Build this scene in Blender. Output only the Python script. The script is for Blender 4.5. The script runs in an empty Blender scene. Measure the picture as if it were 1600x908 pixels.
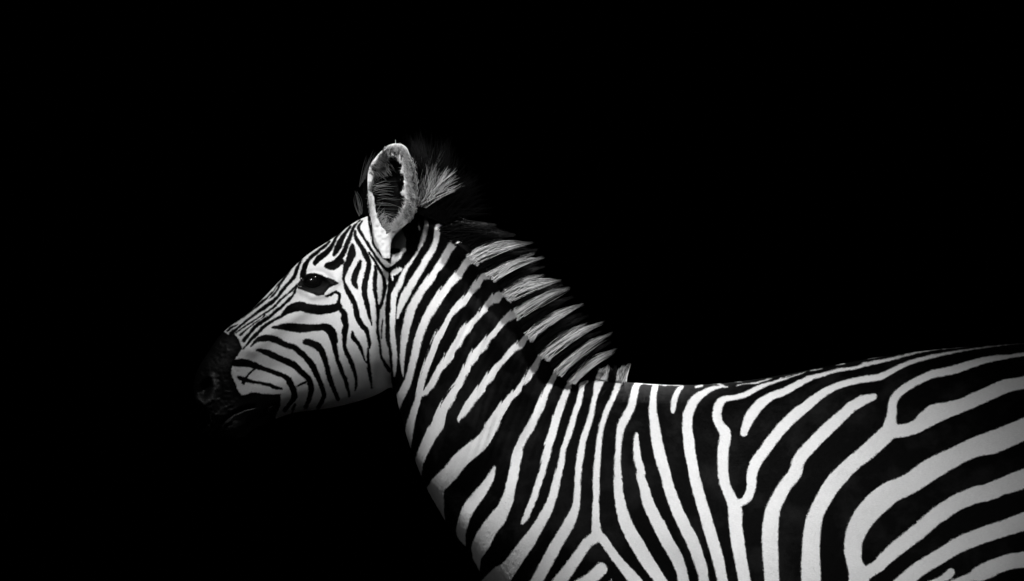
import bpy, math
import numpy as np
rng = np.random.default_rng(7)

# ------------------------------------------------------------------ camera, world, lights
S = 0.00122            # metres per photograph pixel in the zebra's middle plane
D = 9.0                # camera distance
ZC = 1.465             # camera height
def P(px, py, y=0.0):  # photograph pixel -> metres in the zebra's middle plane, y in metres
    return ((px-800)*S, y, ZC+(454-py)*S)

scn = bpy.context.scene
cam = bpy.data.cameras.new('camera'); camo = bpy.data.objects.new('camera', cam)
scn.collection.objects.link(camo)
camo.location = (0, -D, ZC); camo.rotation_euler = (math.radians(90), 0, 0)
cam.sensor_width = 36; cam.lens = 36*D/(1600*S); cam.clip_end = 200
scn.camera = camo
world = bpy.data.worlds.new('World'); scn.world = world; world.use_nodes = True
world.node_tree.nodes['Background'].inputs[0].default_value = (0, 0, 0, 1)
world.node_tree.nodes['Background'].inputs[1].default_value = 0.0
scn.view_settings.view_transform = 'Standard'; scn.view_settings.look = 'None'
scn.view_settings.exposure = 0.0; scn.view_settings.gamma = 1.0

def spot(name, target, L, dist, power, cone, blend, radius):
    l = bpy.data.lights.new(name, 'SPOT'); o = bpy.data.objects.new(name, l)
    scn.collection.objects.link(o)
    L = np.array(L, float); L /= np.linalg.norm(L)
    t = np.array(target); o.location = t+L*dist
    import mathutils
    o.rotation_euler = mathutils.Vector(L).to_track_quat('Z', 'Y').to_euler()
    l.energy = power; l.spot_size = math.radians(cone); l.spot_blend = blend; l.shadow_soft_size = radius
    return o
KEY_L = (-0.08, -0.46, 0.885)
spot('key_lamp', P(870, 610, -0.15), KEY_L, 6.0, 1850, 14.0, 0.9, 0.2)
spot('added_flank_light', P(1310, 800, -0.2), (-0.2, -0.94, 0.25), 6.5, 860, 8.8, 1.0, 0.25)  # added frontal spot, no such source; brightens the flank
spot('added_chest_light', P(745, 800, -0.1), (-0.45, -0.85, 0.25), 6.5, 150, 3.6, 1.0, 0.2)  # added narrow spot that lifts the edge of the chest
spot('added_face_light', P(565, 345, -0.08), (-0.52, -0.76, 0.40), 6.0, 860, 6.3, 1.0, 0.12)  # added spot to brighten the face and near ear
spot('added_fill_light', P(560, 560, -0.1), (-0.3, -1.0, 0.5), 7.0, 7, 26, 1.0, 0.6)  # added faint fill for the muzzle and shaded stripes
spot('added_rim_light', P(840, 440, 0), (0.45, 0.75, 0.55), 5.0, 4600, 10.5, 0.9, 0.1)  # added from behind to make the mane hair glow

# ------------------------------------------------------------------ numpy helpers
def catmull(pts, n):
    """dense Catmull-Rom through the rows of pts; n samples per span"""
    p = np.asarray(pts, float)
    q = np.vstack([2*p[0]-p[1], p, 2*p[-1]-p[-2]])
    t = np.linspace(0, 1, n, endpoint=False)[:, None]
    out = []
    for i in range(len(p)-1):
        a, b, c, d = q[i], q[i+1], q[i+2], q[i+3]
        out.append(0.5*((2*b)+(c-a)*t+(2*a-5*b+4*c-d)*t*t+(3*b-a-3*c+d)*t**3))
    out.append(p[-1:])
    return np.vstack(out)
def seg_field(U, V, path):
    """max over the path of (half width - distance), path rows (x,y,halfwidth)"""
    f = np.full(U.shape, -1e9)
    for (ax, ay, aw), (bx, by, bw) in zip(path[:-1], path[1:]):
        dx, dy = bx-ax, by-ay
        t = np.clip(((U-ax)*dx+(V-ay)*dy)/(dx*dx+dy*dy+1e-9), 0, 1)
        f = np.maximum(f, aw+(bw-aw)*t-np.hypot(U-ax-dx*t, V-ay-dy*t))
    return f
CL = 14.0
def stroke_union(U, V, strokes):
    f = np.full(U.shape, -CL)
    for s in strokes:
        m = s[:, 2].max()+CL
        k = (U > s[:, 0].min()-m) & (U < s[:, 0].max()+m) & (V > s[:, 1].min()-m) & (V < s[:, 1].max()+m)
        if k.any():
            f[k] = np.maximum(f[k], seg_field(U[k], V[k], s))
    return f
def poly_field(U, V, poly):
    """signed distance, positive inside"""
    p = np.asarray(poly, float); d = np.full(U.shape, 1e9); ins = np.zeros(U.shape, bool)
    for (ax, ay), (bx, by) in zip(p, np.roll(p, -1, 0)):
        dx, dy = bx-ax, by-ay
        t = np.clip(((U-ax)*dx+(V-ay)*dy)/(dx*dx+dy*dy+1e-9), 0, 1)
        d = np.minimum(d, np.hypot(U-ax-dx*t, V-ay-dy*t))
        if abs(dy) > 1e-9:
            ins ^= ((ay > V) != (by > V)) & (U < ax+dx*(V-ay)/dy)
    return np.where(ins, d, -d)
def vnoise(x, y, seed=0):
    """cheap smooth value noise in -1..1"""
    xi = np.floor(x).astype(np.int64); yi = np.floor(y).astype(np.int64)
    fx, fy = x-xi, y-yi; fx = fx*fx*(3-2*fx); fy = fy*fy*(3-2*fy)
    def h(a, b):
        n = (a*374761393+b*668265263+seed*974634777) & 0x7fffffff
        n = ((n ^ (n >> 13))*1274126177) & 0x7fffffff
        return (n ^ (n >> 16)) % 65536/32767.5-1
    return (h(xi, yi)*(1-fx)+h(xi+1, yi)*fx)*(1-fy)+(h(xi, yi+1)*(1-fx)+h(xi+1, yi+1)*fx)*fy

# ------------------------------------------------------------------ the coat pattern (photograph pixels)
REG = dict(A=(340,430,9.08), B=(420,370,9.08), C=(490,320,9.08), Dd=(510,400,9.08), K=(570,340,9.08),
           F=(400,360,4.54), G=(360,510,9.08), I=(370,570,9.08), L=(540,480,9.08), H=(440,500,4.54),
           N1=(600,330,4.54), N2=(600,480,4.54), N3=(760,350,4.54), N4=(800,480,4.54), N5=(620,640,4.54),
           N6=(700,720,4.83), N7=(850,580,4.54), N8=(850,720,4.83), B1=(1000,560,4.54), B2=(1000,720,4.83),
           B3=(1150,540,3.632), B4=(1350,520,3.632), B5=(1150,700,4.364), B6=(1350,700,4.364))
def st(*chunks):
    """a stroke: pairs (region, 'x y width x y width ...')"""
    rows = []
    for reg, txt in zip(chunks[::2], chunks[1::2]):
        ox, oy, k = REG[reg]
        a = np.array(txt.split(), float).reshape(-1, 3)/k
        a[:, 0] += ox; a[:, 1] += oy; a[:, 2] *= 0.5
        rows.append(a)
    a = np.vstack(rows)
    for e in (0, -1):                       # stripes that leave the picture go on along their course
        x, y, w = a[e]
        if (x > 1588 or y > 897) and len(a) > 2:
            d = a[e, :2]-a[1 if e == 0 else -2, :2]; d /= np.linalg.norm(d)
            n = np.array([[x+d[0]*140, y+d[1]*140, w], [x+d[0]*210, y+d[1]*210, w*0.9]])
            a = np.vstack([n[::-1], a]) if e == 0 else np.vstack([a, n])
    c = catmull(a, 4); c[:, 2] = np.maximum(c[:, 2], 0.3)
    return c

FACE_BLACK = [
 st('A','250 660 16 390 565 24 540 455 28 640 372 26 700 325 18 770 245 12'),
 st('A','145 790 22 200 740 20 280 705 6'),
 st('A','735 330 12 800 270 22 860 180 28','B','150 680 28 215 590 30 270 510 28 320 440 26 370 380 20'),
 st('A','190 830 46 300 740 28 420 640 26 540 545 30 650 470 50 760 390 50 850 310 34','B','180 780 44 260 680 36 330 610 40 370 550 46 395 470 44 430 390 34 460 320 22 480 270 10'),
 st('A','265 815 14 360 745 14 500 655 14 600 590 12 660 545 16 720 510 22 780 470 26 850 400 22','B','170 895 22 260 820 20 330 755 20 385 700 16 400 670 12'),
 st('A','320 850 24 410 770 12 500 700 10 600 630 10 650 590 10 670 565 14'),
 st('G','190 205 50 250 130 46 300 70 36','A','480 790 40 560 710 44 650 650 50 750 580 40 830 510 44 905 450 40','B','290 890 40 330 850 26 365 790 22 385 730 20 395 700 16'),
 st('G','180 320 12 240 250 24 300 180 40 370 110 44 430 55 46','A','640 750 50 700 700 40 800 640 30 905 580 40','F','240 560 55 310 540 65 380 555 65 460 565 62 540 555 60 585 540 50'),
 st('G','290 285 12 340 230 30 400 190 60 480 165 85 560 170 85 650 195 85 720 230 80 800 270 75','H','90 195 40 150 245 40 210 310 42 245 380 36 280 460 32 300 530 28 285 580 26 260 620 26'),
 st('G','385 335 30 430 345 55 520 375 80 620 420 85 700 460 85 800 500 85','H','89 320 42 120 350 40 180 405 38 205 450 40 210 500 36 195 560 30 170 620 20'),
 st('G','60 520 90 160 515 110 260 530 100 350 560 85 450 595 60 550 625 55 650 665 60 760 705 65 830 760 75','I','740 230 80 790 320 85 815 420 80 800 490 70 740 570 50 680 650 45'),
 st('G','340 610 26 280 660 22 220 730 26'),
 st('G','110 720 40 170 750 60 240 765 50 330 790 36 450 810 36 560 835 44 650 870 45 730 885 24'),
 st('G','220 760 40 180 800 46'), st('I','830 560 30 800 620 30 790 680 24'),
 st('F','115 690 14 180 685 36 250 688 55 330 695 60 420 690 45 500 690 55 540 730 60 555 790 46','H','370 150 44 385 230 32 400 290 26 430 370 28 455 430 24 470 490 20 480 540 10'),
 st('H','170 155 40 220 170 50 270 200 50 300 260 40 320 330 34 340 410 34 370 490 30 400 560 24'),
 st('H','110 470 10 150 450 14 190 435 12'),
 st('B','20 830 6 60 790 8 120 690 10 180 620 8'),
 st('B','480 580 80 495 470 70 530 380 60 580 310 46 650 250 46 720 190 44 800 130 36 860 70 30'),
 st('C','20 830 60 60 770 76 130 720 76 200 660 76 250 590 50 290 520 40 320 460 36 370 400 30 430 340 16'),
 st('C','290 710 40 340 620 86 380 530 80 420 450 60 470 380 40 520 310 22'),
 st('C','200 860 84 300 830 86 375 755 74 425 680 66 460 590 60 500 500 56 530 420 46 560 340 36 610 270 24 660 220 14'),
 st('F','505 250 40 545 250 60 600 220 50'),
 st('C','550 560 24 550 620 80 540 700 110 510 780 90 480 850 80','Dd','285 130 85 265 220 60 245 320 34 255 380 34 290 470 60 340 560 70 390 660 70 420 750 70','L','165 130 75 220 240 65 290 320 65 320 420 46 340 510 40 340 560 24 320 600 16 320 680 34 320 760 36 330 830 44','H','620 360 22 632 420 18 640 480 10'),
 st('C','590 380 30 590 440 40 620 510 50 680 600 60 720 680 70','Dd','575 20 74 600 90 64 595 180 70 570 280 70 545 400 75 540 500 75 560 620 70 590 740 60','L','340 130 40 360 200 26 370 250 12'),
 st('Dd','480 80 40 460 150 70 420 240 80 395 320 80 390 370 70 420 430 50 440 470 16'),
 st('C','690 230 16 640 300 38 650 360 40 690 430 34 750 530 34','K','103 470 34 160 560 34 240 670 36 320 740 46 420 700 56 520 620 60 600 520 40'),
 st('K','60 500 24 130 600 24 200 720 36','Dd','785 255 40 815 330 44 830 440 50 810 560 44 790 650 36 760 730 36 735 770 30'),
 st('C','785 160 30 805 270 50 810 340 30','K','110 300 24 125 380 26 200 490 26 280 570 40 345 605 30'),
 st('K','345 465 26 400 478 76 465 470 60'),
 st('Dd','690 150 30 700 250 50 690 350 60 690 450 60 700 560 46 715 660 34 730 750 40','L','463 100 42 455 250 32 455 350 34 475 450 36 490 550 28 500 680 30 540 770 40 600 860 50 630 905 44'),
 st('N1','42 430 8 42 500 12 32 600 26 24 720 30','L','600 200 60 590 350 50 600 480 46 630 600 44 650 720 40 655 780 20'),
 st('L','525 170 8 515 300 12 508 450 10'),
 st('Dd','0 570 24 60 550 40 120 515 40 180 540 36 185 600 36 175 680 46 190 740 60 250 820 80','F','625 620 44 637 670 42 630 720 40 628 790 26','H','448 150 24 445 180 20 460 230 26 485 280 28 505 330 26 525 400 20 530 460 14 520 500 10'),
 st('L','95 350 26 110 430 66 140 470 56 190 530 44 220 600 40 245 670 20 280 770 16 310 780 30'),
]
EYE_POLY = [(400+x/4.54, 360+y/4.54) for x, y in ((290,390),(320,350),(345,330),(375,308),(430,306),(500,335),(550,350),(582,376),(555,392),(520,402),(500,430),(480,455),(445,466),(400,450),(360,435),(320,420),(300,410))]
FACE_POLY = [(348,518),(357,523.5),(366,523),(374,532),(378,545),(366,562),(361,577),(362,588),(368,600),(371,610),(377,618),(385,617),(393,613),(414,616),(438,617),(438,632),(431,648),(431,720),(622,720),(613,600),(607,545),(605.5,480),(607,428),(606,420),(612,417),(626,405),(634,392),(635,374),(628,358),(614,348),(602,330),(600,310),(560,300),(480,360),(400,430),(340,505)]

WHITE = [
 st('N1','290 20 26 300 100 34 285 180 36 255 250 26 240 290 16 185 370 24 140 440 36 110 520 44 75 590 46 65 680 40 62 800 40','N2','60 50 44 60 150 40 65 250 40 75 330 40 75 420 30 70 490 16'),
 st('N1','62 490 8 58 450 26 80 432 46 112 415 36'), st('N1','245 60 12 250 130 14'),
 st('N1','560 60 24 450 85 36 390 100 42 378 150 44 372 205 42 350 265 44 310 330 50 270 400 50 220 480 56 190 530 56 150 600 60 115 680 44 95 760 14'),
 st('N1','700 150 30 600 185 50 520 205 60 470 260 56 430 330 56 400 380 60 350 450 56 290 530 60 240 610 64 200 680 64 175 760 66','N2','160 140 60 145 220 56 135 300 44 130 370 36 132 440 20 135 490 8'),
 st('N1','760 280 84 640 325 76 590 365 60 550 420 60 510 470 60 450 540 66 390 610 66 340 690 66 300 760 66','N2','270 150 64 240 240 60 220 330 56 195 430 52 170 520 54 145 580 60 110 650 60 85 720 56'),
 st('N1','860 400 70 770 440 66 700 470 58 650 530 54 600 600 50 560 640 56 510 690 56 460 760 48','N2','430 140 50 380 220 66 340 320 52 310 390 50 285 460 48 262 550 50 255 600 60 240 660 52 215 730 50 190 820 60','N5','85 180 56 75 270 50'),
 st('N3','180 450 60 120 490 66 60 540 56','N1','800 600 60 740 660 54 690 720 44 650 770 44 600 820 66','N2','560 180 66 530 240 60 490 300 66 440 380 60 390 450 56 350 530 56 310 585 54 270 620 40'),
 st('N3','260 590 66 210 625 66 130 690 60 70 760 50','N2','740 220 48 700 280 66 650 330 70 610 390 66 570 460 56 530 540 60 480 630 72 430 710 80 390 790 90','N5','290 100 96 240 190 90 200 270 80 170 340 70 155 400 60 160 460 40'),
 st('N4','150 165 50 100 220 52 50 270 56 0 310 56','N2','850 380 48 800 430 60 750 490 64 700 560 66 650 630 64 600 700 60 560 760 52 533 797 32'),
 st('N4','230 310 40 205 345 40 180 390 50 150 440 60 110 500 50 70 550 44 30 600 50','N2','850 700 66 800 780 80 750 850 90','N5','700 90 84 650 170 100 590 240 110 520 300 115 440 370 115 380 450 115 320 510 120 275 560 116 260 600 96'),
 st('N5','280 590 110 300 650 70 320 720 36 340 785 6'),
 st('N5','695 410 20 670 470 50 630 540 70 570 620 84 510 700 90 480 770 80','N6','100 530 80 110 590 50 130 640 14'),
 st('N4','340 400 40 315 460 38 280 530 46 240 600 50 205 690 60 165 780 66 120 870 76','N5','870 260 66 850 350 76 830 450 76 810 540 76 790 630 80','N6','460 260 84 420 360 104 370 440 126 310 520 126 270 590 136 240 650 126 220 720 76 230 780 36 237 830 8'),
 st('N4','430 490 40 410 530 34 390 590 50 360 660 56 330 740 60','N7','70 400 60 40 500 64 15 600 60','N6','710 80 54 680 180 54 650 270 54 610 370 52 580 440 44 560 472 24'),
 st('N7','300 75 24 272 95 40 262 150 38 250 210 44 220 300 44 195 390 46 165 480 46 140 550 42 125 640 46 100 740 54 75 840 62','N6','770 330 70 720 430 84 660 530 90 600 620 110 540 700 110 470 800 120 400 870 150 360 908 160'),
 st('N7','410 30 76 390 80 66 370 150 44 350 230 40 330 330 44 300 420 48 275 500 50 260 600 52 245 700 50','N8','250 260 54 240 350 60 200 450 84 140 560 90 80 660 92 20 770 92 -40 880 90 -55 908 90'),
 st('N7','545 60 60 520 110 44 490 190 40 450 270 46 425 340 40 400 440 40 390 520 42 380 620 48 372 740 52','N8','393 290 52 390 400 58 392 500 72 395 570 84 330 620 84 270 700 84 210 790 90 150 870 96 120 908 96'),
 st('N8','395 545 76 450 600 70 510 690 70 580 780 74 640 850 84 690 908 90'),
 st('N8','430 820 100 400 850 100 350 890 90 320 908 90'), st('N8','510 905 20 490 930 24'),
 st('N7','690 75 40 665 85 46 640 160 56 620 250 60 590 310 66 550 390 60 535 460 52 528 560 48 522 660 50 525 780 56','N8','560 130 66 562 230 72 580 340 84 610 450 96 660 560 104 720 660 108 780 760 104 840 850 96 880 908 90'),
 st('N7','660 78 16 760 92 12 850 97 12','B1','110 185 14 200 190 10 300 192 10'),
 st('N7','657 450 30 655 520 46 665 620 56 690 720 64','N8','730 120 66 770 250 80','B2','48 275 84 88 380 94 150 500 100 210 620 100 270 720 96 310 820 90 330 908 84'),
 st('B1','118 170 44 110 195 48 95 260 50 92 360 60 100 450 70 115 560 80 140 680 84','B2','200 130 84 230 240 86 280 370 92 340 500 96 400 620 98 440 730 90 470 820 88 485 908 80'),
 st('B1','300 200 22 270 230 40 245 290 46 235 350 40 233 378 28'),
 st('B1','570 200 26 500 220 40 430 260 56 380 310 70 345 390 76 335 480 74 345 570 80 360 690 80','B2','415 130 84 450 270 86 490 400 90 530 540 92 570 680 92 600 790 88 625 908 80'),
 st('B1','395 203 20 440 194 18'), st('B1','450 172 8 550 178 14 580 195 22 620 203 14'),
 st('B3','400 148 6 330 172 10 240 200 16 150 230 26','B1','740 260 44 660 280 40 600 290 50 560 330 66 545 400 66 560 460 66 600 520 82 605 570 84 590 660 84','B2','628 100 84 650 200 80 690 290 90 720 380 110 720 480 104 735 600 104 755 720 100 775 830 96 790 908 96'),
 st('B1','690 192 12 740 182 12 830 174 14','B3','130 207 12 200 187 8'), st('B1','670 165 8 720 168 8'),
 st('B3','250 187 6 330 165 7'), st('B3','420 142 7 490 132 7'), st('B3','570 112 7 615 102 7'), st('B3','750 77 5 905 42 5'),
 st('B3','45 498 40 60 450 56 90 390 64 140 330 60 200 290 48 280 258 44 350 220 40 420 185 32 500 162 24 580 140 22 680 125 20 760 100 22','B4','0 180 26 60 168 26 150 150 20 230 130 16 330 105 14 450 90 10 600 75 6'),
 st('B4','905 60 6 750 75 8 600 95 12 480 115 18 370 138 24 260 170 28 180 205 34 90 250 40','B3','720 192 40 640 210 40 560 235 42 480 280 50 400 345 60 340 390 66 270 460 66 210 530 66 160 600 66 115 660 66 90 730 60','B2','840 200 74 810 280 70 770 312 60 720 320 60'),
 st('B3','780 292 42 720 312 60 660 345 64 600 400 66 540 455 72 480 510 74 420 575 74 360 645 74','B5','400 180 92 340 250 90 290 340 96 250 430 104 235 530 112 232 640 112 238 760 110 245 908 106'),
 st('B4','908 122 22 800 137 30 680 157 40 560 195 50 470 220 50 390 235 48 310 270 46 240 310 48 190 350 50 163 400 52 160 450 54 150 510 70 140 560 90 80 620 96','B3','720 625 92 660 670 92 600 730 96 540 800 98','B5','560 420 106 530 510 116 515 620 122 510 720 126 510 820 134 512 908 136'),
 st('B4','150 560 84 230 555 74 300 530 80 360 487 104 410 456 112 470 440 94 560 410 82 640 375 84 720 340 82 800 305 80 908 283 72'),
 st('B4','908 548 125 750 615 133 680 635 125 600 663 109 450 738 118','B6','450 150 150 370 205 150 280 260 142 187 300 155','B5','980 360 165 900 440 158 840 530 146 805 620 130 798 700 120 810 790 110 835 860 130 840 908 140'),
 st('B6','10 855 90 90 810 90 150 750 98 230 680 106 320 610 110 400 545 112 480 475 115 560 420 115 650 365 115 750 325 118 850 300 120 950 260 118 1091 210 136'),
 st('B6','280 908 110 360 840 105 450 780 105 550 720 105 650 660 110 760 615 115 860 580 115 980 540 115 1091 500 124'),
 st('B6','730 880 60 770 865 100 850 830 116 920 800 110 1000 775 110 1091 760 110'),
 st('B6','592 848 60 560 880 60 500 905 40'),
 st('B','462 588 22 472 604 24'), st('B','395 668 14 425 700 12 455 712 12'), st('I','450 660 20 455 630 18 500 585 16'), st('I','520 610 12 545 580 14'),
]
def coat(U, V):
    """coat field at photograph-pixel coordinates: positive on white hair, negative on black, in pixels"""
    w = stroke_union(U, V, WHITE)
    # shadows between slanting locks of neck hair, painted as notches in the stripe edges
    neck = np.clip((V-(0.2*U+250))/40, 0, 1)*np.clip((900-U)/80, 0, 1)*np.clip((U-640)/40, 0, 1)*np.clip((690-V+(U-640)*0.35)/60, 0, 1)
    q = (U*0.93+V*0.36)/12.5+0.8*vnoise(U/45, V/45, 5)
    w = w+neck*3.6*((q % 1.0)-0.6)
    head = poly_field(U, V, FACE_POLY)
    b = np.maximum(stroke_union(U, V, FACE_BLACK), poly_field(U, V, EYE_POLY))
    f = np.maximum(w, np.minimum(head, -b))
    f = f+0.55*vnoise(U/2.2, V/2.6, 1)+0.5*vnoise(U/6, V/7, 2)
    return np.clip(f, -CL, CL)

# ------------------------------------------------------------------ the body: one lofted skin
# rows: top x,y | bottom x,y | half width | roundness of the upper and lower half | k (narrow top < 0 < narrow bottom) | rings to next
SEC = np.array([
 (305,624, 306,627,   2, .9, .9,  .0, 14),
 (303,612, 309,642,  18, .8, .8,  .0, 14),
 (303,598, 317,655,  28, .8, .8,  .0, 22),
 (309,578, 338,676,  36, .8, .8,  .05, 30),
 (327,548, 373,685,  39, .8, .8,  .05, 34),
 (349,519, 402,668,  41, .75,.9,  .05, 40),
 (394,483, 455,646,  46, .85,1.0,-.05, 44),
 (440,436, 512,638,  56, .92,1.0,-.12, 42),
 (478,400, 556,628,  70, .95,1.0,-.16, 38),
 (519,373, 588,617,  80, .95,1.0,-.18, 34),
 (560,344, 606,607,  78, .95,1.0,-.18, 34),
 (602,331, 613,607,  71, .95,1.05,-.14, 36),
 (648,330, 619,615,  66,1.0, 1.1,-.05, 30),
 (692,347, 623,634,  68,1.15,1.3,-.10, 30),
 (736,377, 629,656,  75,1.25,1.3,-.12, 32),
 (786,426, 637,685,  84,1.3, 1.15,-.14, 34),
 (827,484, 650,722,  96,1.3, .9,-.16, 36),
 (864,546, 669,766, 110,1.3, .85,-.18, 36),
 (906,583, 697,815, 126,1.2, .82,-.22, 34),
 (950,594, 728,870, 142,1.05,.82,-.26, 30),
 (1000,599,757,918, 158,.95,.85,-.28, 30),
 (1062,602,815,1000,178,.9, .95,-.30, 30),
 (1130,599,905,1075,194,.88,.9,-.32, 30),
 (1205,589,1040,1100,206,.86,.85,-.34, 32),
 (1300,571,1180,1108,216,.85,.8,-.34, 32),
 (1400,554,1330,1096,220,.85,.8,-.32, 30),
 (1500,543,1455,1070,222,.85,.8,-.28, 26),
 (1600,537,1565,1050,218,.85,.85,-.22, 16),
 (1700,542,1665,1030,210,.85,.85,-.15, 12),
 (1790,566,1755,1000,190,.85,.85,-.05, 10),
 (1860,616,1835,955, 150,.85,.85, .00, 8),
 (1905,700,1895,880,  84,.85,.85, .00, 6),
 (1918,780,1915,800,   4,.85,.85, .00, 1)], float)
def sections():
    p = SEC; q = np.vstack([2*p[0]-p[1], p, 2*p[-1]-p[-2]]); out = []
    for i in range(len(p)-1):
        t = np.linspace(0, 1, int(p[i, 8]), endpoint=False)[:, None]
        a, b, c, d = q[i], q[i+1], q[i+2], q[i+3]
        out.append(0.5*((2*b)+(c-a)*t+(2*a-5*b+4*c-d)*t*t+(3*b-a-3*c+d)*t**3))
    out.append(p[-1:]); return np.vstack(out)
R = sections(); R[:, 4] = np.maximum(R[:, 4], 1.5)
NR = len(R); NA = 420
# ring angles: half from top (0) to bottom (pi) on the camera side, then back on the far side
th = np.linspace(0, 2*np.pi, NA, endpoint=False)
ct, sn = np.cos(th), np.sin(th)
mid = (R[:, 0:2]+R[:, 2:4])/2; half = (R[:, 0:2]-R[:, 2:4])/2
PX = mid[:, 0:1]+half[:, 0:1]*ct; PY = mid[:, 1:2]+half[:, 1:2]*ct
YW = -R[:, 4:5]*np.sign(sn)*np.abs(sn)**np.where(ct > 0, R[:, 5:6], R[:, 6:7])*(1+R[:, 7:8]*ct)      # pixels, negative towards the camera
side = -np.sign(sn)[None, :]*np.ones((NR, 1))
taper = np.clip(np.abs(sn)*2.2, 0, 1)**0.7                               # swellings die out at the middle plane

def g(cx, cy, rx, ry, ang=0.0):
    c, s = math.cos(math.radians(ang)), math.sin(math.radians(ang))
    x, y = PX-cx, PY-cy
    return np.exp(-(((x*c+y*s)/rx)**2+((-x*s+y*c)/ry)**2))
def line(pts, r):
    d = np.full(PX.shape, 1e9)
    for (ax, ay), (bx, by) in zip(pts[:-1], pts[1:]):
        dx, dy = bx-ax, by-ay
        t = np.clip(((PX-ax)*dx+(PY-ay)*dy)/(dx*dx+dy*dy), 0, 1)
        d = np.minimum(d, np.hypot(PX-ax-dx*t, PY-ay-dy*t))
    return np.exp(-(d/r)**2)
E = (494, 440)                                                           # eye centre
CREST = [(668,346),(690,356),(733,393),(763,421),(789,450),(810,478),(828,514),(848,547),(870,572),(892,588),(920,596)]
crest = line(CREST, 13)*np.interp(PX, [650,690,735,840,890,930], [4,20,35,35,18,3])-25*line([(x-32, y+32) for x, y in CREST[1:-2]], 27)  # crest swelling and hollow below it shaped to cast shade on the neck
sw = (9*g(560,520,52,66,20)                    # jowl muscle
      +6*line([(478,482),(430,515),(395,545)],13)   # facial crest
      -5*g(430,575,40,20,-20)                  # hollow of the cheek
      -13*line([(612,430),(606,500),(608,600)],13)  # groove behind the jaw
      -5*g(565,425,22,30,20)                   # hollow above the eye
      +4*line([(468,432),(482,420),(505,417),(528,430)],9)   # brow
      +5*line([(470,450),(490,462),(512,458),(528,440)],7)   # lower lid
      -9*g(E[0],E[1],22,14,8)                 # eye socket
      -17*g(322,606,8,14,25)+6*line([(333,588),(339,604),(334,622),(322,630),(313,622)],5)   # nostril
      +6*g(330,640,20,16)
      -9*line([(343,668),(352,656),(366,645),(384,637),(398,634)],2.6)+2*line([(354,672),(374,662)],9)+1.6*np.sin((PX*.6+PY)/3.2+2*vnoise(PX/9, PY/9, 31))*g(350,655,26,20)  # mouth
      +16*g(845,790,85,110,25)                 # shoulder
      -9*line([(905,620),(820,690),(735,770)],26)   # hollow in front of the shoulder
      +12*g(720,690,40,110,20)
      -22*g(1045,905,50,90,-25)                # behind the elbow
      +10*g(1190,760,130,120)
      -16*g(1405,850,90,110,30)                # flank
      +14*g(1560,720,120,150)
      +8*g(1545,880,30,40)
      +crest
      +4.5*line([(471,443),(479,432),(492,427),(506,430),(518,441)],3.2)+3*line([(473,447),(484,454),(498,455),(510,451),(519,444)],3.0)  # lids
      +0.7*vnoise(PX/4, PY/4, 33)*np.clip((385-PX)/25, 0, 1))
# creases of loose skin across the neck
cre = np.sin((PX*0.93+PY*0.36)/12.5*2*np.pi+2.5*vnoise(PX/60, PY/60, 3))
nk = np.clip((PX-640)/50, 0, 1)*np.clip((930-PX)/80, 0, 1)*np.clip((PY-400)/60, 0, 1)*np.clip((760-PY)/80, 0, 1)
sw = sw+0.5*cre*nk*(0.6+0.6*vnoise(PX/30, PY/30, 12))+0.6*vnoise(PX/35, PY/35, 8)+0.12*vnoise(PX/9, PY/9, 9)
sw = sw*taper[None, :]
YY = YW+side*sw
YY = np.where(side < 0, np.minimum(YY, -0.02), np.maximum(YY, 0.02)*(side > 0)+YY*(side == 0))
bx, by, bz = (PX-800)*S, YY*S, ZC+(454-PY)*S
verts = np.stack([bx, by, bz], -1).reshape(-1, 3)
i = np.arange(NR-1)[:, None]*NA; j = np.arange(NA)[None, :]; j2 = (j+1) % NA
faces = np.stack([i+j, i+j2, i+NA+j2, i+NA+j], -1).reshape(-1, 4)
def view_px(v):
    """photograph pixel in which a point of the camera-side half shows (far half mirrored)"""
    k = D/(D-np.abs(v[:, 1]))
    return 800+v[:, 0]/S*k, 454-(v[:, 2]-ZC)/S*k
U, V = view_px(verts)
field = coat(U, V)
# hair-flow coordinates: along the body and around it, in pixels
alen = np.concatenate([[0], np.cumsum(np.hypot(*np.diff(mid, axis=0).T))])
flow = np.stack([np.repeat(alen[:, None], NA, 1), np.abs(((th+np.pi) % (2*np.pi))-np.pi)[None, :]*np.hypot(half[:, 0], half[:, 1])[:, None]*1.1], -1).reshape(-1, 2)
muzzle = np.clip(-poly_field(U, V, FACE_POLY)/14, 0, 1)*np.clip((430-U)/30, 0, 1)
eye_in = np.clip(poly_field(U, V, EYE_POLY)/5, 0, 1); muzzle = np.maximum(muzzle, .35*eye_in)
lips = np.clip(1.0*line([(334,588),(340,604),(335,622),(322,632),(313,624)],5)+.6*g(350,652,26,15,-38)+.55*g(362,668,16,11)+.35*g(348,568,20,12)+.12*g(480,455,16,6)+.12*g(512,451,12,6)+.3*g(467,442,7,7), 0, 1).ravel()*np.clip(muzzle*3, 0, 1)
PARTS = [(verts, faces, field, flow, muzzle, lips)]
def add_part(v, f, fld, flw=None, mz=None):
    n = len(v)
    PARTS.append((v, f, fld, np.zeros((n, 2)) if flw is None else flw, np.zeros(n) if mz is None else mz, np.zeros(n)))

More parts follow.
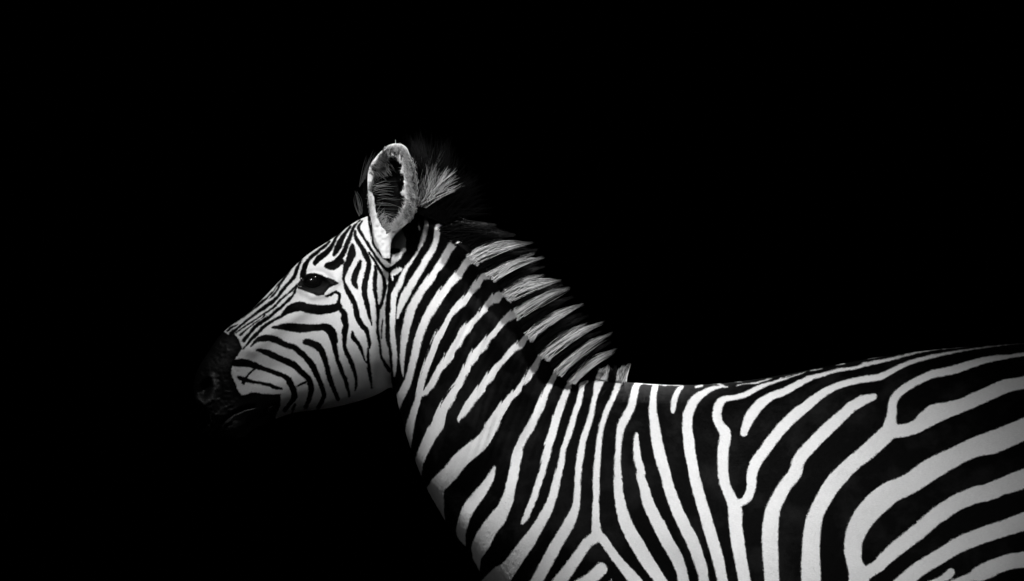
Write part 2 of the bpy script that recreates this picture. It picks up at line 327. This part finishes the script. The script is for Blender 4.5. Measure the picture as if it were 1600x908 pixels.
# ------------------------------------------------------------------ ears (same skin)
EAR = np.array([(404,600,612),(392,595,612),(380,590,613),(370,587,617),(360,585,627),(350,583,638),(340,581,646),(325,579,650),(305,577,651),
 (285,576,649),(270,577,647),(258,581,645),(248,588,642),(240,595,640),(233,603,637),(228,610,631),(226,616,625)], float)   # y, left x, right x
HOLLOW = [(582,282),(587,268),(596,258),(607,247),(620,246),(629,257),(630,275),(634,290),(631,302),(635,312),(630,326),(632,336),(624,347),(614,358),(606,366),(600,358),(596,344),(590,330),(584,315),(580,298)]
def ear(mirror, dx, dy, yc, lean, squeeze):
    e = catmull(EAR, 6); n = len(e); m = 61
    xi = np.sin(np.linspace(-1, 1, m)*np.pi/2)[None, :]
    xc = (e[:, 1:2]+e[:, 2:3])/2; hw = (e[:, 2:3]-e[:, 1:2])/2
    x = xc+hw*xi; yy = e[:, 0:1]+0*xi
    sd = poly_field(x, yy, HOLLOW)+2.2*vnoise(x/5, yy/6, 6)+2.5*vnoise(x/13, yy/11, 16)
    tt = np.clip((sd+2)/13, 0, 1); dep = 24*tt*tt*(3-2*tt)
    edge = 5*(1-np.sqrt(np.clip(1-xi**2, 0, 1)))
    base = yc+lean*(395-yy)
    front = base+edge+dep+0.8*vnoise(x/4, yy/4, 14)
    back = np.maximum(base+6+32*np.sqrt(np.clip(1-xi**2, 0, 1))*np.clip(hw/30, .3, 1), front+1.5)
    v = []
    for Yp in (front, back):
        X = xc+(x-xc)*squeeze+dx
        v.append(np.stack([(X-800)*S, (-Yp if mirror else Yp)*S, ZC+(454-yy-dy)*S], -1).reshape(-1, 3))
    v = np.vstack(v); o = n*m
    q = (np.arange(n-1)[:, None]*m+np.arange(m-1)[None, :]).ravel()
    f = [np.stack([q, q+1, q+m+1, q+m], -1), np.stack([o+q, o+q+m, o+q+m+1, o+q+1], -1)]
    for c in (0, m-1):
        r = np.arange(n-1)*m+c; f.append(np.stack([r, r+m, o+r+m, o+r], -1))
    r = (n-1)*m+np.arange(m-1); f.append(np.stack([r, r+1, o+r+1, o+r], -1))
    # coat of the ear: pale rims and front of the base, dark hollow, black back with a pale tip
    nz = 3*vnoise(x/3, yy/7, 6)+2*vnoise(x/2, yy/3, 7)
    inner = 1.5-sd+nz
    inner = np.where((yy < 268) & (x < 608), inner*0.2-1.2, inner)
    outer = np.where(yy < 246, 8.0, -8.0)+nz
    if mirror: outer = -9+0*nz
    return v, np.vstack(f), np.clip(np.concatenate([inner.ravel(), outer.ravel()]), -CL, CL)
EAR_Y, EAR_LEAN = -76, 0.12
add_part(*ear(False, 0, 0, EAR_Y, EAR_LEAN, 1.0))
add_part(*ear(True, -14, 8, -44, -0.16, 0.9))

# ------------------------------------------------------------------ short coat: flat hair blades lying along the skin
G3 = np.stack([bx, by, bz], -1)
dU = np.zeros_like(G3); dU[1:-1] = G3[2:]-G3[:-2]; dU[0] = dU[1]; dU[-1] = dU[-2]
dV = np.roll(G3, -1, 1)-np.roll(G3, 1, 1)
Nn = np.cross(dV, dU); Nn /= np.linalg.norm(Nn, axis=-1, keepdims=True)+1e-12
if (Nn[NR//2, NA//4, 1] > 0): Nn = -Nn
area = np.linalg.norm(np.cross(dV, dU), axis=-1)
dU /= np.linalg.norm(dU, axis=-1, keepdims=True)+1e-12; dV /= np.linalg.norm(dV, axis=-1, keepdims=True)+1e-12
down = np.where(side[..., None] < 0, dV, -dV)                            # towards the belly on both sides
wgt = area*np.where(side < 0, 1.0, .3)*(PX < 1680)*(np.abs(sn) > .02)[None, :]*(1-np.exp(-(np.hypot(PX-E[0], PY-E[1])/26)**4))
wgt = wgt.ravel()*np.clip(1-muzzle*1.5, 0, 1); wgt /= wgt.sum()
NB = 330000
pick = rng.choice(len(wgt), NB, p=wgt)
Pp = G3.reshape(-1, 3)[pick]; Np = Nn.reshape(-1, 3)[pick]; Tu = dU.reshape(-1, 3)[pick]; Tv = down.reshape(-1, 3)[pick]
jit = rng.normal(0, .5, (NB, 2))*S
Pp = Pp+Tu*jit[:, :1]*3+Tv*jit[:, 1:]*3
px_ = Pp[:, 0]/S+800; py_ = 454-(Pp[:, 2]-ZC)/S
av = 0.55+0.5*vnoise(px_/60, py_/60, 40)+rng.normal(0, .18, NB)
T = Tu*.9+Tv*av[:, None]; T /= np.linalg.norm(T, axis=1, keepdims=True)
W = np.cross(Np, T); ln = (rng.uniform(2.2, 4.6, NB)*np.where(px_ < 620, .55, 1))[:, None]*S; wd = (rng.uniform(.25, .5, NB)*np.where(px_ < 620, .8, 1))[:, None]*S
lift = (rng.uniform(.25, .9, NB)*np.where(px_ < 620, .6, 1))[:, None]*S
bv_ = np.stack([Pp-W*wd+Np*.15*S, Pp+W*wd+Np*.15*S, Pp+T*ln+Np*lift], 1).reshape(-1, 3)
bf_ = np.arange(NB*3).reshape(-1, 3)
mid_ = (bv_[0::3]+bv_[2::3])/2; cf_ = coat(*view_px(mid_))
BLADES = (bv_, bf_, np.repeat(cf_, 3), np.repeat(flow[pick], 3, 0), np.repeat(muzzle[pick], 3))

# ------------------------------------------------------------------ legs and tail (below and beside the picture)
def tube(rows, n=40):
    """rows (px, py, y, rx, ry) in pixels -> closed tube"""
    r = catmull(rows, 8); a = np.linspace(0, 2*np.pi, n, endpoint=False)
    x = r[:, 0:1]+r[:, 3:4]*np.cos(a); y = r[:, 2:3]+r[:, 4:5]*np.sin(a); z = r[:, 1:2]+0*a
    v = np.stack([(x-800)*S, y*S, ZC+(454-z)*S], -1).reshape(-1, 3); m = len(r)
    f = [(k*n+c, k*n+(c+1) % n, (k+1)*n+(c+1) % n, (k+1)*n+c) for k in range(m-1) for c in range(n)]
    return v, f
GY = 454+ZC/S
HOOVES = []
def leg(rows):
    v, f = tube(rows)
    band = (v[:, 2]/0.048+0.25*np.sin(v[:, 0]*60)) % 1.0
    add_part(v, np.array(f), (np.abs(band-0.5)-0.25)*30)
    px, py, y = rows[-1][:3]; HOOVES.append((px, y))
for s, dx in ((-1, 0), (1, -46)):
    leg([(890+dx,960,s*120,80,40),(885+dx,1060,s*112,66,44),(880+dx,1150,s*100,48,40),(876+dx,1260,s*96,34,32),(874+dx,1330,s*96,32,31),(876+dx,1390,s*96,22,22),(878+dx,1500,s*96,20,20),(876+dx,1560,s*96,26,25),(866+dx,1600,s*96,22,22),(858+dx,1625,s*96,26,26)])
for s, dx in ((-1, 0), (1, 60)):
    leg([(1690+dx,880,s*130,150,70),(1690+dx,1000,s*125,130,70),(1700+dx,1110,s*112,92,54),(1730+dx,1210,s*104,58,40),(1762+dx,1290,s*100,42,32),(1768+dx,1340,s*100,34,30),(1756+dx,1400,s*100,26,24),(1744+dx,1500,s*100,24,22),(1738+dx,1560,s*100,29,27),(1724+dx,1600,s*100,24,23),(1714+dx,1625,s*100,28,27)])
v, f = tube([(1880,660,0,22,26),(1920,690,0,20,20),(1948,780,0,15,15),(1955,900,0,12,12),(1957,1020,0,9,9),(1958,1080,0,4,4)], 20)
add_part(v, np.array(f), (np.abs((v[:, 2]/0.04) % 1.0-0.5)-0.25)*30)

# ------------------------------------------------------------------ materials
def nodes(name):
    m = bpy.data.materials.new(name); m.use_nodes = True
    nt = m.node_tree; b = nt.nodes['Principled BSDF']
    return m, nt, b
def N(nt, t, **kw):
    n = nt.nodes.new(t)
    for k, v in kw.items():
        if k == 'op': n.operation = v
        else: setattr(n, k, v)
    return n
def math_node(nt, op, a, b=None, c=None):
    n = N(nt, 'ShaderNodeMath', op=op)
    for i, s in enumerate((a, b, c)):
        if s is None: continue
        if isinstance(s, (int, float)): n.inputs[i].default_value = s
        else: nt.links.new(s, n.inputs[i])
    return n.outputs[0]
def attr(nt, name):
    n = N(nt, 'ShaderNodeAttribute'); n.attribute_name = name; return n
def noise(nt, vec, scale, detail=3, rough=.6):
    n = N(nt, 'ShaderNodeTexNoise'); n.inputs['Scale'].default_value = scale
    n.inputs['Detail'].default_value = detail; n.inputs['Roughness'].default_value = rough
    nt.links.new(vec, n.inputs['Vector']); return n.outputs['Fac']
def coat_material():
    m, nt, b = nodes('zebra_coat')
    cf = attr(nt, 'coat').outputs['Fac']; fl = attr(nt, 'flow').outputs['Vector']; mz = attr(nt, 'muzzle').outputs['Fac']
    obj = N(nt, 'ShaderNodeTexCoord').outputs['Object']
    mp = N(nt, 'ShaderNodeMapping'); nt.links.new(fl, mp.inputs['Vector']); mp.inputs['Scale'].default_value = (0.20, 0.75, 1)
    hair = noise(nt, mp.outputs[0], 1.0, 3, .65)                         # lying hairs
    fine = noise(nt, obj, 420, 2, .6)
    dust = noise(nt, obj, 11, 5, .62)
    blot = noise(nt, obj, 38, 3, .6)
    jag = math_node(nt, 'MULTIPLY_ADD', math_node(nt, 'SUBTRACT', fine, .5), 3.2, cf)
    jag = math_node(nt, 'MULTIPLY_ADD', math_node(nt, 'SUBTRACT', hair, .5), 2.2, jag)
    edge = N(nt, 'ShaderNodeMapRange'); edge.interpolation_type = 'SMOOTHSTEP'
    edge.inputs['From Min'].default_value = -0.5; edge.inputs['From Max'].default_value = 1.7
    nt.links.new(jag, edge.inputs['Value'])
    # white hair
    wv = math_node(nt, 'MULTIPLY_ADD', hair, .3, .55)
    wv = math_node(nt, 'MULTIPLY_ADD', fine, .12, wv)
    wv = math_node(nt, 'MULTIPLY_ADD', math_node(nt, 'SUBTRACT', dust, .5), -.16, wv)
    # black hair with dusty, sun-bleached patches
    dm = N(nt, 'ShaderNodeMapRange'); dm.inputs['From Min'].default_value = .48; dm.inputs['From Max'].default_value = .78
    dm.inputs['To Min'].default_value = .0015; dm.inputs['To Max'].default_value = .014
    nt.links.new(dust, dm.inputs['Value'])
    bv = math_node(nt, 'MULTIPLY', dm.outputs[0], math_node(nt, 'MULTIPLY_ADD', hair, 1.2, .3))
    bv = math_node(nt, 'MULTIPLY_ADD', math_node(nt, 'MULTIPLY', mz, blot), .004, bv)
    lp = attr(nt, 'paler').outputs['Fac']                                # paler tone on lips, nostril rim and eyelids
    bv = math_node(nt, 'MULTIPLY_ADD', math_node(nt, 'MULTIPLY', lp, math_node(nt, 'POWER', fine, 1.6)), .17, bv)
    mix = N(nt, 'ShaderNodeMix'); mix.data_type = 'FLOAT'
    nt.links.new(edge.outputs[0], mix.inputs[0]); nt.links.new(bv, mix.inputs[2]); nt.links.new(wv, mix.inputs[3])
    comb = N(nt, 'ShaderNodeCombineColor')
    for k in range(3): nt.links.new(mix.outputs[0], comb.inputs[k])
    nt.links.new(comb.outputs[0], b.inputs['Base Color'])
    nt.links.new(math_node(nt, 'MULTIPLY_ADD', mz, -.2, .62), b.inputs['Roughness'])
    nt.links.new(math_node(nt, 'MULTIPLY_ADD', mz, .3, .03), b.inputs['Specular IOR Level'])
    bm = N(nt, 'ShaderNodeBump'); bm.inputs['Strength'].default_value = .35; bm.inputs['Distance'].default_value = .002
    hh = math_node(nt, 'MULTIPLY_ADD', fine, .35, hair)
    nt.links.new(hh, bm.inputs['Height']); nt.links.new(bm.outputs[0], b.inputs['Normal'])
    return m
def hair_material():
    m, nt, b = nodes('zebra_hair')
    sh = attr(nt, 'shade').outputs['Fac']
    comb = N(nt, 'ShaderNodeCombineColor')
    for k in range(3): nt.links.new(sh, comb.inputs[k])
    nt.links.new(comb.outputs[0], b.inputs['Base Color'])
    b.inputs['Roughness'].default_value = .55; b.inputs['Specular IOR Level'].default_value = .06
    tr = N(nt, 'ShaderNodeBsdfTranslucent'); nt.links.new(comb.outputs[0], tr.inputs['Color'])      # light passes through the thin hairs
    mx = N(nt, 'ShaderNodeMixShader'); mx.inputs[0].default_value = .6
    nt.links.new(b.outputs[0], mx.inputs[1]); nt.links.new(tr.outputs[0], mx.inputs[2])
    nt.links.new(mx.outputs[0], nt.nodes['Material Output'].inputs['Surface'])
    return m
COAT, HAIR = coat_material(), hair_material()

def mesh_obj(name, v, f, mat, parent=None, smooth=True):
    v = np.asarray(v, np.float32); f = np.asarray(f)
    me = bpy.data.meshes.new(name)
    me.vertices.add(len(v)); me.vertices.foreach_set('co', v.ravel())
    k = f.shape[1]; me.loops.add(f.size); me.polygons.add(len(f))
    me.loops.foreach_set('vertex_index', f.ravel().astype(np.int32))
    me.polygons.foreach_set('loop_start', (np.arange(len(f))*k).astype(np.int32))
    me.polygons.foreach_set('loop_total', np.full(len(f), k, np.int32))
    if smooth: me.polygons.foreach_set('use_smooth', np.ones(len(f), bool))
    me.materials.append(mat); me.update(calc_edges=True); me.validate()
    o = bpy.data.objects.new(name, me); scn.collection.objects.link(o); o.parent = parent
    return o
def fattr(o, name, val):
    a = o.data.attributes.new(name, 'FLOAT', 'POINT'); a.data.foreach_set('value', np.asarray(val, np.float32).ravel())
def vattr(o, name, val):
    a = o.data.attributes.new(name, 'FLOAT_VECTOR', 'POINT')
    v = np.zeros((len(val), 3), np.float32); v[:, :2] = val; a.data.foreach_set('vector', v.ravel())

# ------------------------------------------------------------------ ground (below the picture)
gm, nt, b = nodes('dark_earth')
obj = N(nt, 'ShaderNodeTexCoord').outputs['Object']; n1 = noise(nt, obj, 9, 6, .65)
cr = N(nt, 'ShaderNodeValToRGB'); cr.color_ramp.elements[0].color = (.008, .008, .008, 1); cr.color_ramp.elements[1].color = (.03, .03, .03, 1)
nt.links.new(n1, cr.inputs[0]); nt.links.new(cr.outputs[0], b.inputs['Base Color']); b.inputs['Roughness'].default_value = .95
n = 60; gx = np.linspace(-2.2, 3.0, n); gy = np.linspace(-2, 2, n)
X, Y = np.meshgrid(gx, gy); Z = 0.006*vnoise(X*4, Y*4, 11)-0.006
q = (np.arange(n-1)[:, None]*n+np.arange(n-1)[None, :]).ravel()
ground = mesh_obj('ground', np.stack([X, Y, Z], -1).reshape(-1, 3), np.stack([q, q+1, q+n+1, q+n], -1), gm)
ground['kind'] = 'structure'

# ------------------------------------------------------------------ the zebra
zebra = bpy.data.objects.new('zebra', None); scn.collection.objects.link(zebra)
zebra['label'] = 'black and white striped zebra standing in profile against blackness'
zebra['category'] = 'zebra'
vs, fs, off = [], [], 0
for p in PARTS:
    vs.append(p[0]); fs.append(p[1]+off); off += len(p[0])
tri = np.vstack([q for f in fs for q in (f[:, [0, 1, 2]], f[:, [0, 2, 3]])]+[BLADES[1]+off])
PARTS.append(BLADES+(np.zeros(len(BLADES[0])),)); vs.append(BLADES[0])
body = mesh_obj('body', np.vstack(vs), tri, COAT, zebra)
fattr(body, 'coat', np.concatenate([p[2] for p in PARTS]))
vattr(body, 'flow', np.vstack([p[3] for p in PARTS]))
fattr(body, 'muzzle', np.concatenate([p[4] for p in PARTS]))
fattr(body, 'paler', np.concatenate([p[5] for p in PARTS]))

# hooves
hm, nt, b = nodes('hoof_horn'); b.inputs['Base Color'].default_value = (.03, .03, .03, 1); b.inputs['Roughness'].default_value = .5
for px, y in HOOVES:
    a = np.linspace(0, 2*np.pi, 28, endpoint=False); rows = []
    for k, (dz, r, dx) in enumerate(((1612, 25, 4), (1618, 29, 2), (GY-6, 39, -6), (GY, 38, -6), (GY, 2, -6))):
        rows.append(np.stack([(px+dx+r*1.1*np.cos(a)-800)*S, (y+r*np.sin(a))*S, np.full(28, ZC+(454-dz)*S)], -1))
    v = np.vstack(rows); f = [(k*28+c, k*28+(c+1) % 28, (k+1)*28+(c+1) % 28, (k+1)*28+c) for k in range(4) for c in range(28)]
    mesh_obj('hoof', v, f, hm, zebra)

# ------------------------------------------------------------------ hair strands
def strands(name, root, tip, width, shade, bend=None, segs=5, parent=None):
    """tapered three-sided hairs from root to tip, bent by a vector in their middle (metres)"""
    root, tip = np.asarray(root, float), np.asarray(tip, float); n = len(root)
    bend = np.zeros((n, 3)) if bend is None else bend
    width = np.broadcast_to(np.asarray(width, float), (n,))
    t = np.linspace(0, 1, segs+1)
    axis = tip-root; ln = np.linalg.norm(axis, axis=1, keepdims=True)+1e-9; ax = axis/ln
    ref = np.tile([0.31, 0.9, 0.28], (n, 1)); e1 = np.cross(ax, ref); e1 /= np.linalg.norm(e1, axis=1, keepdims=True)+1e-9
    e2 = np.cross(ax, e1)
    V = np.empty((n, segs+1, 3, 3))
    for k, tt in enumerate(t):
        c = root+axis*tt+bend*(4*tt*(1-tt))
        w = (width*(1-tt**2.2)*0.5+0.00004)[:, None]
        for s in range(3):
            an = 2*math.pi*s/3
            V[:, k, s] = c+(e1*math.cos(an)+e2*math.sin(an))*w
    base = (np.arange(n)*(segs+1)*3)[:, None, None]
    kk = np.arange(segs)[None, :, None]*3; ss = np.arange(3)[None, None, :]; s2 = (ss+1) % 3
    F = np.stack([base+kk+ss, base+kk+s2, base+kk+3+s2, base+kk+3+ss], -1).reshape(-1, 4)
    o = mesh_obj(name, V.reshape(-1, 3), F, HAIR, parent)
    sh = np.broadcast_to(np.asarray(shade, float).reshape(n, -1), (n, segs+1)) if np.ndim(shade) else np.full((n, segs+1), shade)
    fattr(o, 'shade', np.repeat(sh[:, :, None], 3, 2))
    o['kind'] = 'stuff'
    return o
def lerp(a, b, t): return a+(b-a)*t

# mane: rooted along the crest; blocks of white hair carry the neck stripes on
# (root start px, root end px, [tips px], is white, number)
BLK = [
 ((734,393),(750,408),[(828,380),(800,377),(815,384)],1), ((764,421),(779,433),[(846,404),(832,397)],1),
 ((789,450),(803,464),[(846,431),(873,440),(860,438)],1), ((809,476),(815,493),[(886,452),(878,458)],1),
 ((826,514),(836,526),[(898,480),(907,477)],1), ((846,546),(861,556),[(938,506),(912,508)],1),
 ((869,571),(882,579),[(952,523),(938,528)],1), ((890,588),(902,592),[(960,548),(926,549),(957,553)],1),
 ((929,590),(948,592),[(934,574),(950,572),(944,576)],1), ((962,592),(977,594),[(974,572),(983,570),(968,577)],1)]
gaps = [((690,352),(733,391),[(770,352),(800,368)]), ((751,409),(763,420),[(835,392)]), ((780,434),(788,449),[(848,418),(838,412)]),
 ((804,465),(809,475),[(875,447)]), ((816,495),(826,513),[(890,466)]), ((837,527),(846,545),[(905,492),(915,496)]),
 ((862,557),(868,570),[(935,520)]), ((883,580),(889,587),[(950,537)]), ((903,592),(928,591),[(945,560),(925,565)]), ((949,592),(961,592),[(962,572),(955,576)])]
blocks = BLK+[(a, b, t, 0) for a, b, t in gaps]
roots, tips, shades, bends, widths = [], [], [], [], []
for a, b, tp, white in blocks:
    a, b, tp = np.array(a, float), np.array(b, float), np.array(tp, float)
    span = np.linalg.norm(b-a); n = int(span*(44 if white else 26))
    t = rng.random(n); side_ = -1+2*rng.random(n)**1.5
    r = lerp(a[None], b[None], t[:, None])
    # crest ridge widened to shade the neck; near hairs stand lower, leaned into light
    y = side_*np.interp((a[0]+b[0])/2, [690,733,763,810,828,848,870,892,930], [42,57,60,60,68,66,64,58,34])*(1 if a[0] < 900 else .5)
    r = r+np.stack([4*(1-np.abs(side_)), -9*(1-side_**2)], -1)*(1 if a[0] < 900 else .3)
    ti = rng.integers(0, len(tp), n); tt = tp[ti]
    own = r+(tp.mean(0)-(a+b)/2)[None]
    d = lerp(own, tt, (0.88+0.12*rng.random(n))[:, None])-r
    L = 0.38+0.7*rng.random(n)**0.8
    tpx = r+d*L[:, None]+rng.normal(0, 1.1, (n, 2))
    yt = y*0.55+24*(a[0] < 900)+rng.normal(0, 5, n)
    r += np.array([-5, 6])*(a[0] < 900)+rng.normal(0, 1.2, (n, 2))
    roots.append(np.stack([(r[:, 0]-800)*S, (y-4)*S, ZC+(454-r[:, 1]-2)*S], -1))
    tips.append(np.stack([(tpx[:, 0]-800)*S, yt*S, ZC+(454-tpx[:, 1])*S], -1))
    bends.append(np.stack([rng.normal(0, 1.5, n)*S, (-3+rng.normal(0, 3, n))*S, (4+rng.normal(0, 2.2, n))*S], -1)*(1 if a[0] < 900 else .2))
    sh0 = (np.where(rng.random(n) < .08, rng.uniform(.02, .3, n), rng.uniform(.7, .97, n)) if white else rng.uniform(.003, .010, n))
    fade = 1-.93*np.clip((np.linspace(0, 1, 6)[None, :]-rng.uniform(.3, .75, (n, 1)))/.4, 0, 1)       # dark tips
    shades.append(sh0[:, None]*fade)
    widths.append(rng.uniform(.0007, .0016, n))
# tuft at the poll, and dark hair between the ears
def fan(a, b, tp, n, shade, y0, y1, yl, jitter=3, w=(.0006, .0011), short=.55):
    a, b, tp = np.array(a, float), np.array(b, float), np.array(tp, float)
    r = lerp(a[None], b[None], rng.random(n)[:, None]); k = rng.random(n)*(len(tp)-1); i0 = k.astype(int)
    tt = lerp(tp[i0], tp[np.minimum(i0+1, len(tp)-1)], (k-i0)[:, None]*rng.choice([.3, .6, 1.], n)[:, None])+rng.normal(0, jitter, (n, 2))
    tt = r+(tt-r)*rng.uniform(short, 1.03, n)[:, None]
    y = rng.uniform(y0, y1, n)
    roots.append(np.stack([(r[:, 0]-800)*S, y*S, ZC+(454-r[:, 1])*S], -1))
    tips.append(np.stack([(tt[:, 0]-800)*S, (y+yl+rng.normal(0, 4, n))*S, ZC+(454-tt[:, 1])*S], -1))
    bends.append(np.stack([rng.normal(0, 2, n), rng.normal(0, 2, n), rng.normal(2, 2, n)], -1)*S)
    shades.append(np.repeat(rng.uniform(*shade, n)[:, None], 6, 1)); widths.append(rng.uniform(*w, n))
fan((652,323),(668,326),[(662,262),(680,258),(698,262),(712,268),(722,288),(705,304)],300,(.7,.95),-42,-14,-10,2,(.0007,.0014))
fan((652,318),(660,318),[(664,238),(690,240),(700,234)],40,(.2,.45),-26,-10,-6,6)
fan((640,330),(700,352),[(640,215),(690,215),(740,270),(770,330)],2600,(.003,.010),-42,30,0,6)
fan((566,336),(600,330),[(560,300),(585,250),(600,240)],500,(.003,.010),-10,24,6,5)
fan((561,338),(566,334),[(553,297),(557,296),(555,303)],14,(.2,.5),-6,6,0,1.5,(.0005,.0008),.8)
fan((560,292),(570,278),[(578,245),(585,238),(590,240)],26,(.1,.3),20,40,0,3,(.0005,.0008),.7)
mane = strands('mane', np.vstack(roots), np.vstack(tips), np.concatenate(widths), np.vstack(shades), np.vstack(bends), 5, zebra)

# hair in and around the near ear
roots, tips, shades, bends, widths = [], [], [], [], []
def earhair(n, rx, ry, dvec, ln, y0, shade, w=(.0005, .0009), jit=.3, spread=1.5, clump=0.5):
    t = rng.random(n); g0 = np.linspace(0, 1, len(rx))
    r = np.stack([np.interp(t, g0, rx), np.interp(t, g0, ry)], -1)+rng.normal(0, spread, (n, 2))
    d = np.stack([np.interp(t, np.linspace(0, 1, len(dvec)), [q[k] for q in dvec]) for k in (0, 1, 2)], -1)
    for k in range(3): d[:, k] += clump*vnoise(t*len(rx)*5, np.full(n, 3.7*k+.5), 21)
    d += rng.normal(0, jit, (n, 3))
    d /= np.linalg.norm(d, axis=1, keepdims=True); l = (rng.uniform(*ln, n)*(1+.4*vnoise(t*len(rx)*4, t*0+.5, 22)))[:, None]
    y = EAR_Y+EAR_LEAN*(395-r[:, 1])+y0+rng.normal(0, 1.5, n)
    a = np.stack([(r[:, 0]-800)*S, y*S, ZC+(454-r[:, 1])*S], -1)
    roots.append(a); tips.append(a+np.stack([d[:, 0], d[:, 1], -d[:, 2]], -1)*l*S)   # d = (x, y, image-down)
    bends.append(rng.normal(0, 1.4, (n, 3))*S); shades.append(rng.uniform(*shade, n)); widths.append(rng.uniform(*w, n))
# pale band on the rear wall, rear rim, tip, front rim, hairs across the hollow, front of the base
earhair(1250,[616,624,632,640,645,646,643,640],[360,353,344,330,310,290,270,254],[(-.3,-.5,-.3),(-.5,-.5,-.5),(-.7,-.5,-.4),(-.8,-.5,-.3),(-.7,-.5,.1),(-.5,-.5,.5)],(5,14),3,(.6,.93),(.0006,.0011),.25,2.5)
earhair(500,[640,648,651,650,646],[348,330,306,285,260],[(.1,-.6,-.7),(.2,-.6,-.8),(.1,-.6,-.8)],(4,9),4,(.5,.9),(.0005,.0009),.3)
earhair(600,[643,636,627,616,604],[254,238,231,229,234],[(-.3,-.6,.7),(-.1,-.7,.6),(.1,-.7,.6),(.3,-.6,.6)],(5,14),3,(.6,.93))
earhair(320,[604,594,586,581],[236,246,258,272],[(.3,-.4,.8),(.6,-.4,.6),(.8,-.4,.3)],(8,20),4,(.12,.4))
earhair(200,[580,578,580,584],[285,300,325,350],[(.5,-.5,-.4),(.4,-.5,-.5),(.3,-.5,-.7)],(4,9),4,(.5,.9))
earhair(38,[583,586,590,594,597],[286,300,316,330,345],[(1,.05,-.2),(1,.05,.0),(1,.05,.1),(1,.05,.15)],(16,46),8,(.12,.6),(.0005,.0010),.08,3,.3)
earhair(70,[588,596,606],[268,260,256],[(.8,.1,.6),(.5,.1,.8)],(10,28),8,(.2,.6),(.0005,.0010),.2,3,.5)
earhair(110,[592,597,602,606],[340,350,360,366],[(.5,-.3,-.7),(.7,-.3,-.5),(.7,-.4,-.3)],(8,22),4,(.4,.9),(.0005,.0010),.2,3,.5)
earhair(260,[640,645,648,645,640],[345,325,300,272,252],[(-.5,-.5,-.5),(-.5,-.5,-.6)],(6,15),2,(.02,.2),(.0006,.0010),.3,4)
earhair(160,[600,610,622,632],[240,236,236,244],[(0,-.5,.8),(-.1,-.5,.8)],(8,16),2,(.02,.2),(.0006,.0010),.3,3)
ear_hair = strands('ear_hair', np.vstack(roots), np.vstack(tips), np.concatenate(widths), np.concatenate(shades), np.vstack(bends), 4, zebra)

# ------------------------------------------------------------------ eyes
em, nt, b = nodes('eye_wet_black'); b.inputs['Base Color'].default_value = (.006, .006, .006, 1)
b.inputs['Roughness'].default_value = .13; b.inputs['Specular IOR Level'].default_value = .6
k = np.hypot(PX-E[0], PY-E[1])+1e3*(side > 0)
iy, ix = np.unravel_index(np.argmin(k), k.shape); ye = YY[iy, ix]
print('eye surface y px', ye)
for s in (1, -1):
    n, m, r = 24, 40, 18.5
    a = np.linspace(0, np.pi, n)[:, None]; c = np.linspace(0, 2*np.pi, m, endpoint=False)[None, :]
    v = np.stack([np.sin(a)*np.cos(c)*1.12, np.cos(a)+0*c, np.sin(a)*np.sin(c)*0.86], -1).reshape(-1, 3)*r*S
    q = (np.arange(n-1)[:, None]*m+np.arange(m)[None, :]).ravel(); q2 = (np.arange(n-1)[:, None]*m+(np.arange(m)[None, :]+1) % m).ravel()
    v = v*np.array([1, s, 1])+np.array([(E[0]-800)*S, s*(ye+7.5)*S, ZC+(454-E[1])*S])
    mesh_obj('eye', v, np.stack([q, q2, q2+m, q+m], -1), em, zebra)

# lashes of the near and far eye
n = 90; t = rng.random(n)
for s_ in (1, -1):
    rx = np.interp(t, [0, .3, .6, 1], [476, 486, 502, 518]); ry = np.interp(t, [0, .3, .6, 1], [434, 428, 429, 438])
    a = np.stack([(rx-800)*S, s_*(ye-7)*np.ones(n)*S, ZC+(454-ry)*S], -1)
    d = np.stack([(t-.6)*14+rng.normal(0, 2, n), s_*(-12+rng.normal(0, 2, n)), -(5+rng.normal(0, 2, n))], -1)*S
    strands('eyelashes', a, a+d, .0007, rng.uniform(.004, .012, n), np.stack([np.zeros(n), np.zeros(n), np.full(n, -.002)], -1), 3, zebra)

# whiskers of muzzle and chin
n = 26; k = rng.choice(np.flatnonzero((g(345,655,24,20).ravel() > .35) & (side.ravel() < 0)), n)
a = G3.reshape(-1, 3)[k]; nn = Nn.reshape(-1, 3)[k]
d = nn*rng.uniform(3, 9, (n, 1))*S+np.stack([rng.normal(-5, 4, n), rng.normal(0, 2, n), rng.normal(-5, 4, n)], -1)*S
strands('whiskers', a, a+d, .0005, rng.uniform(.02, .15, n), rng.normal(0, .0015, (n, 3)), 3, zebra)
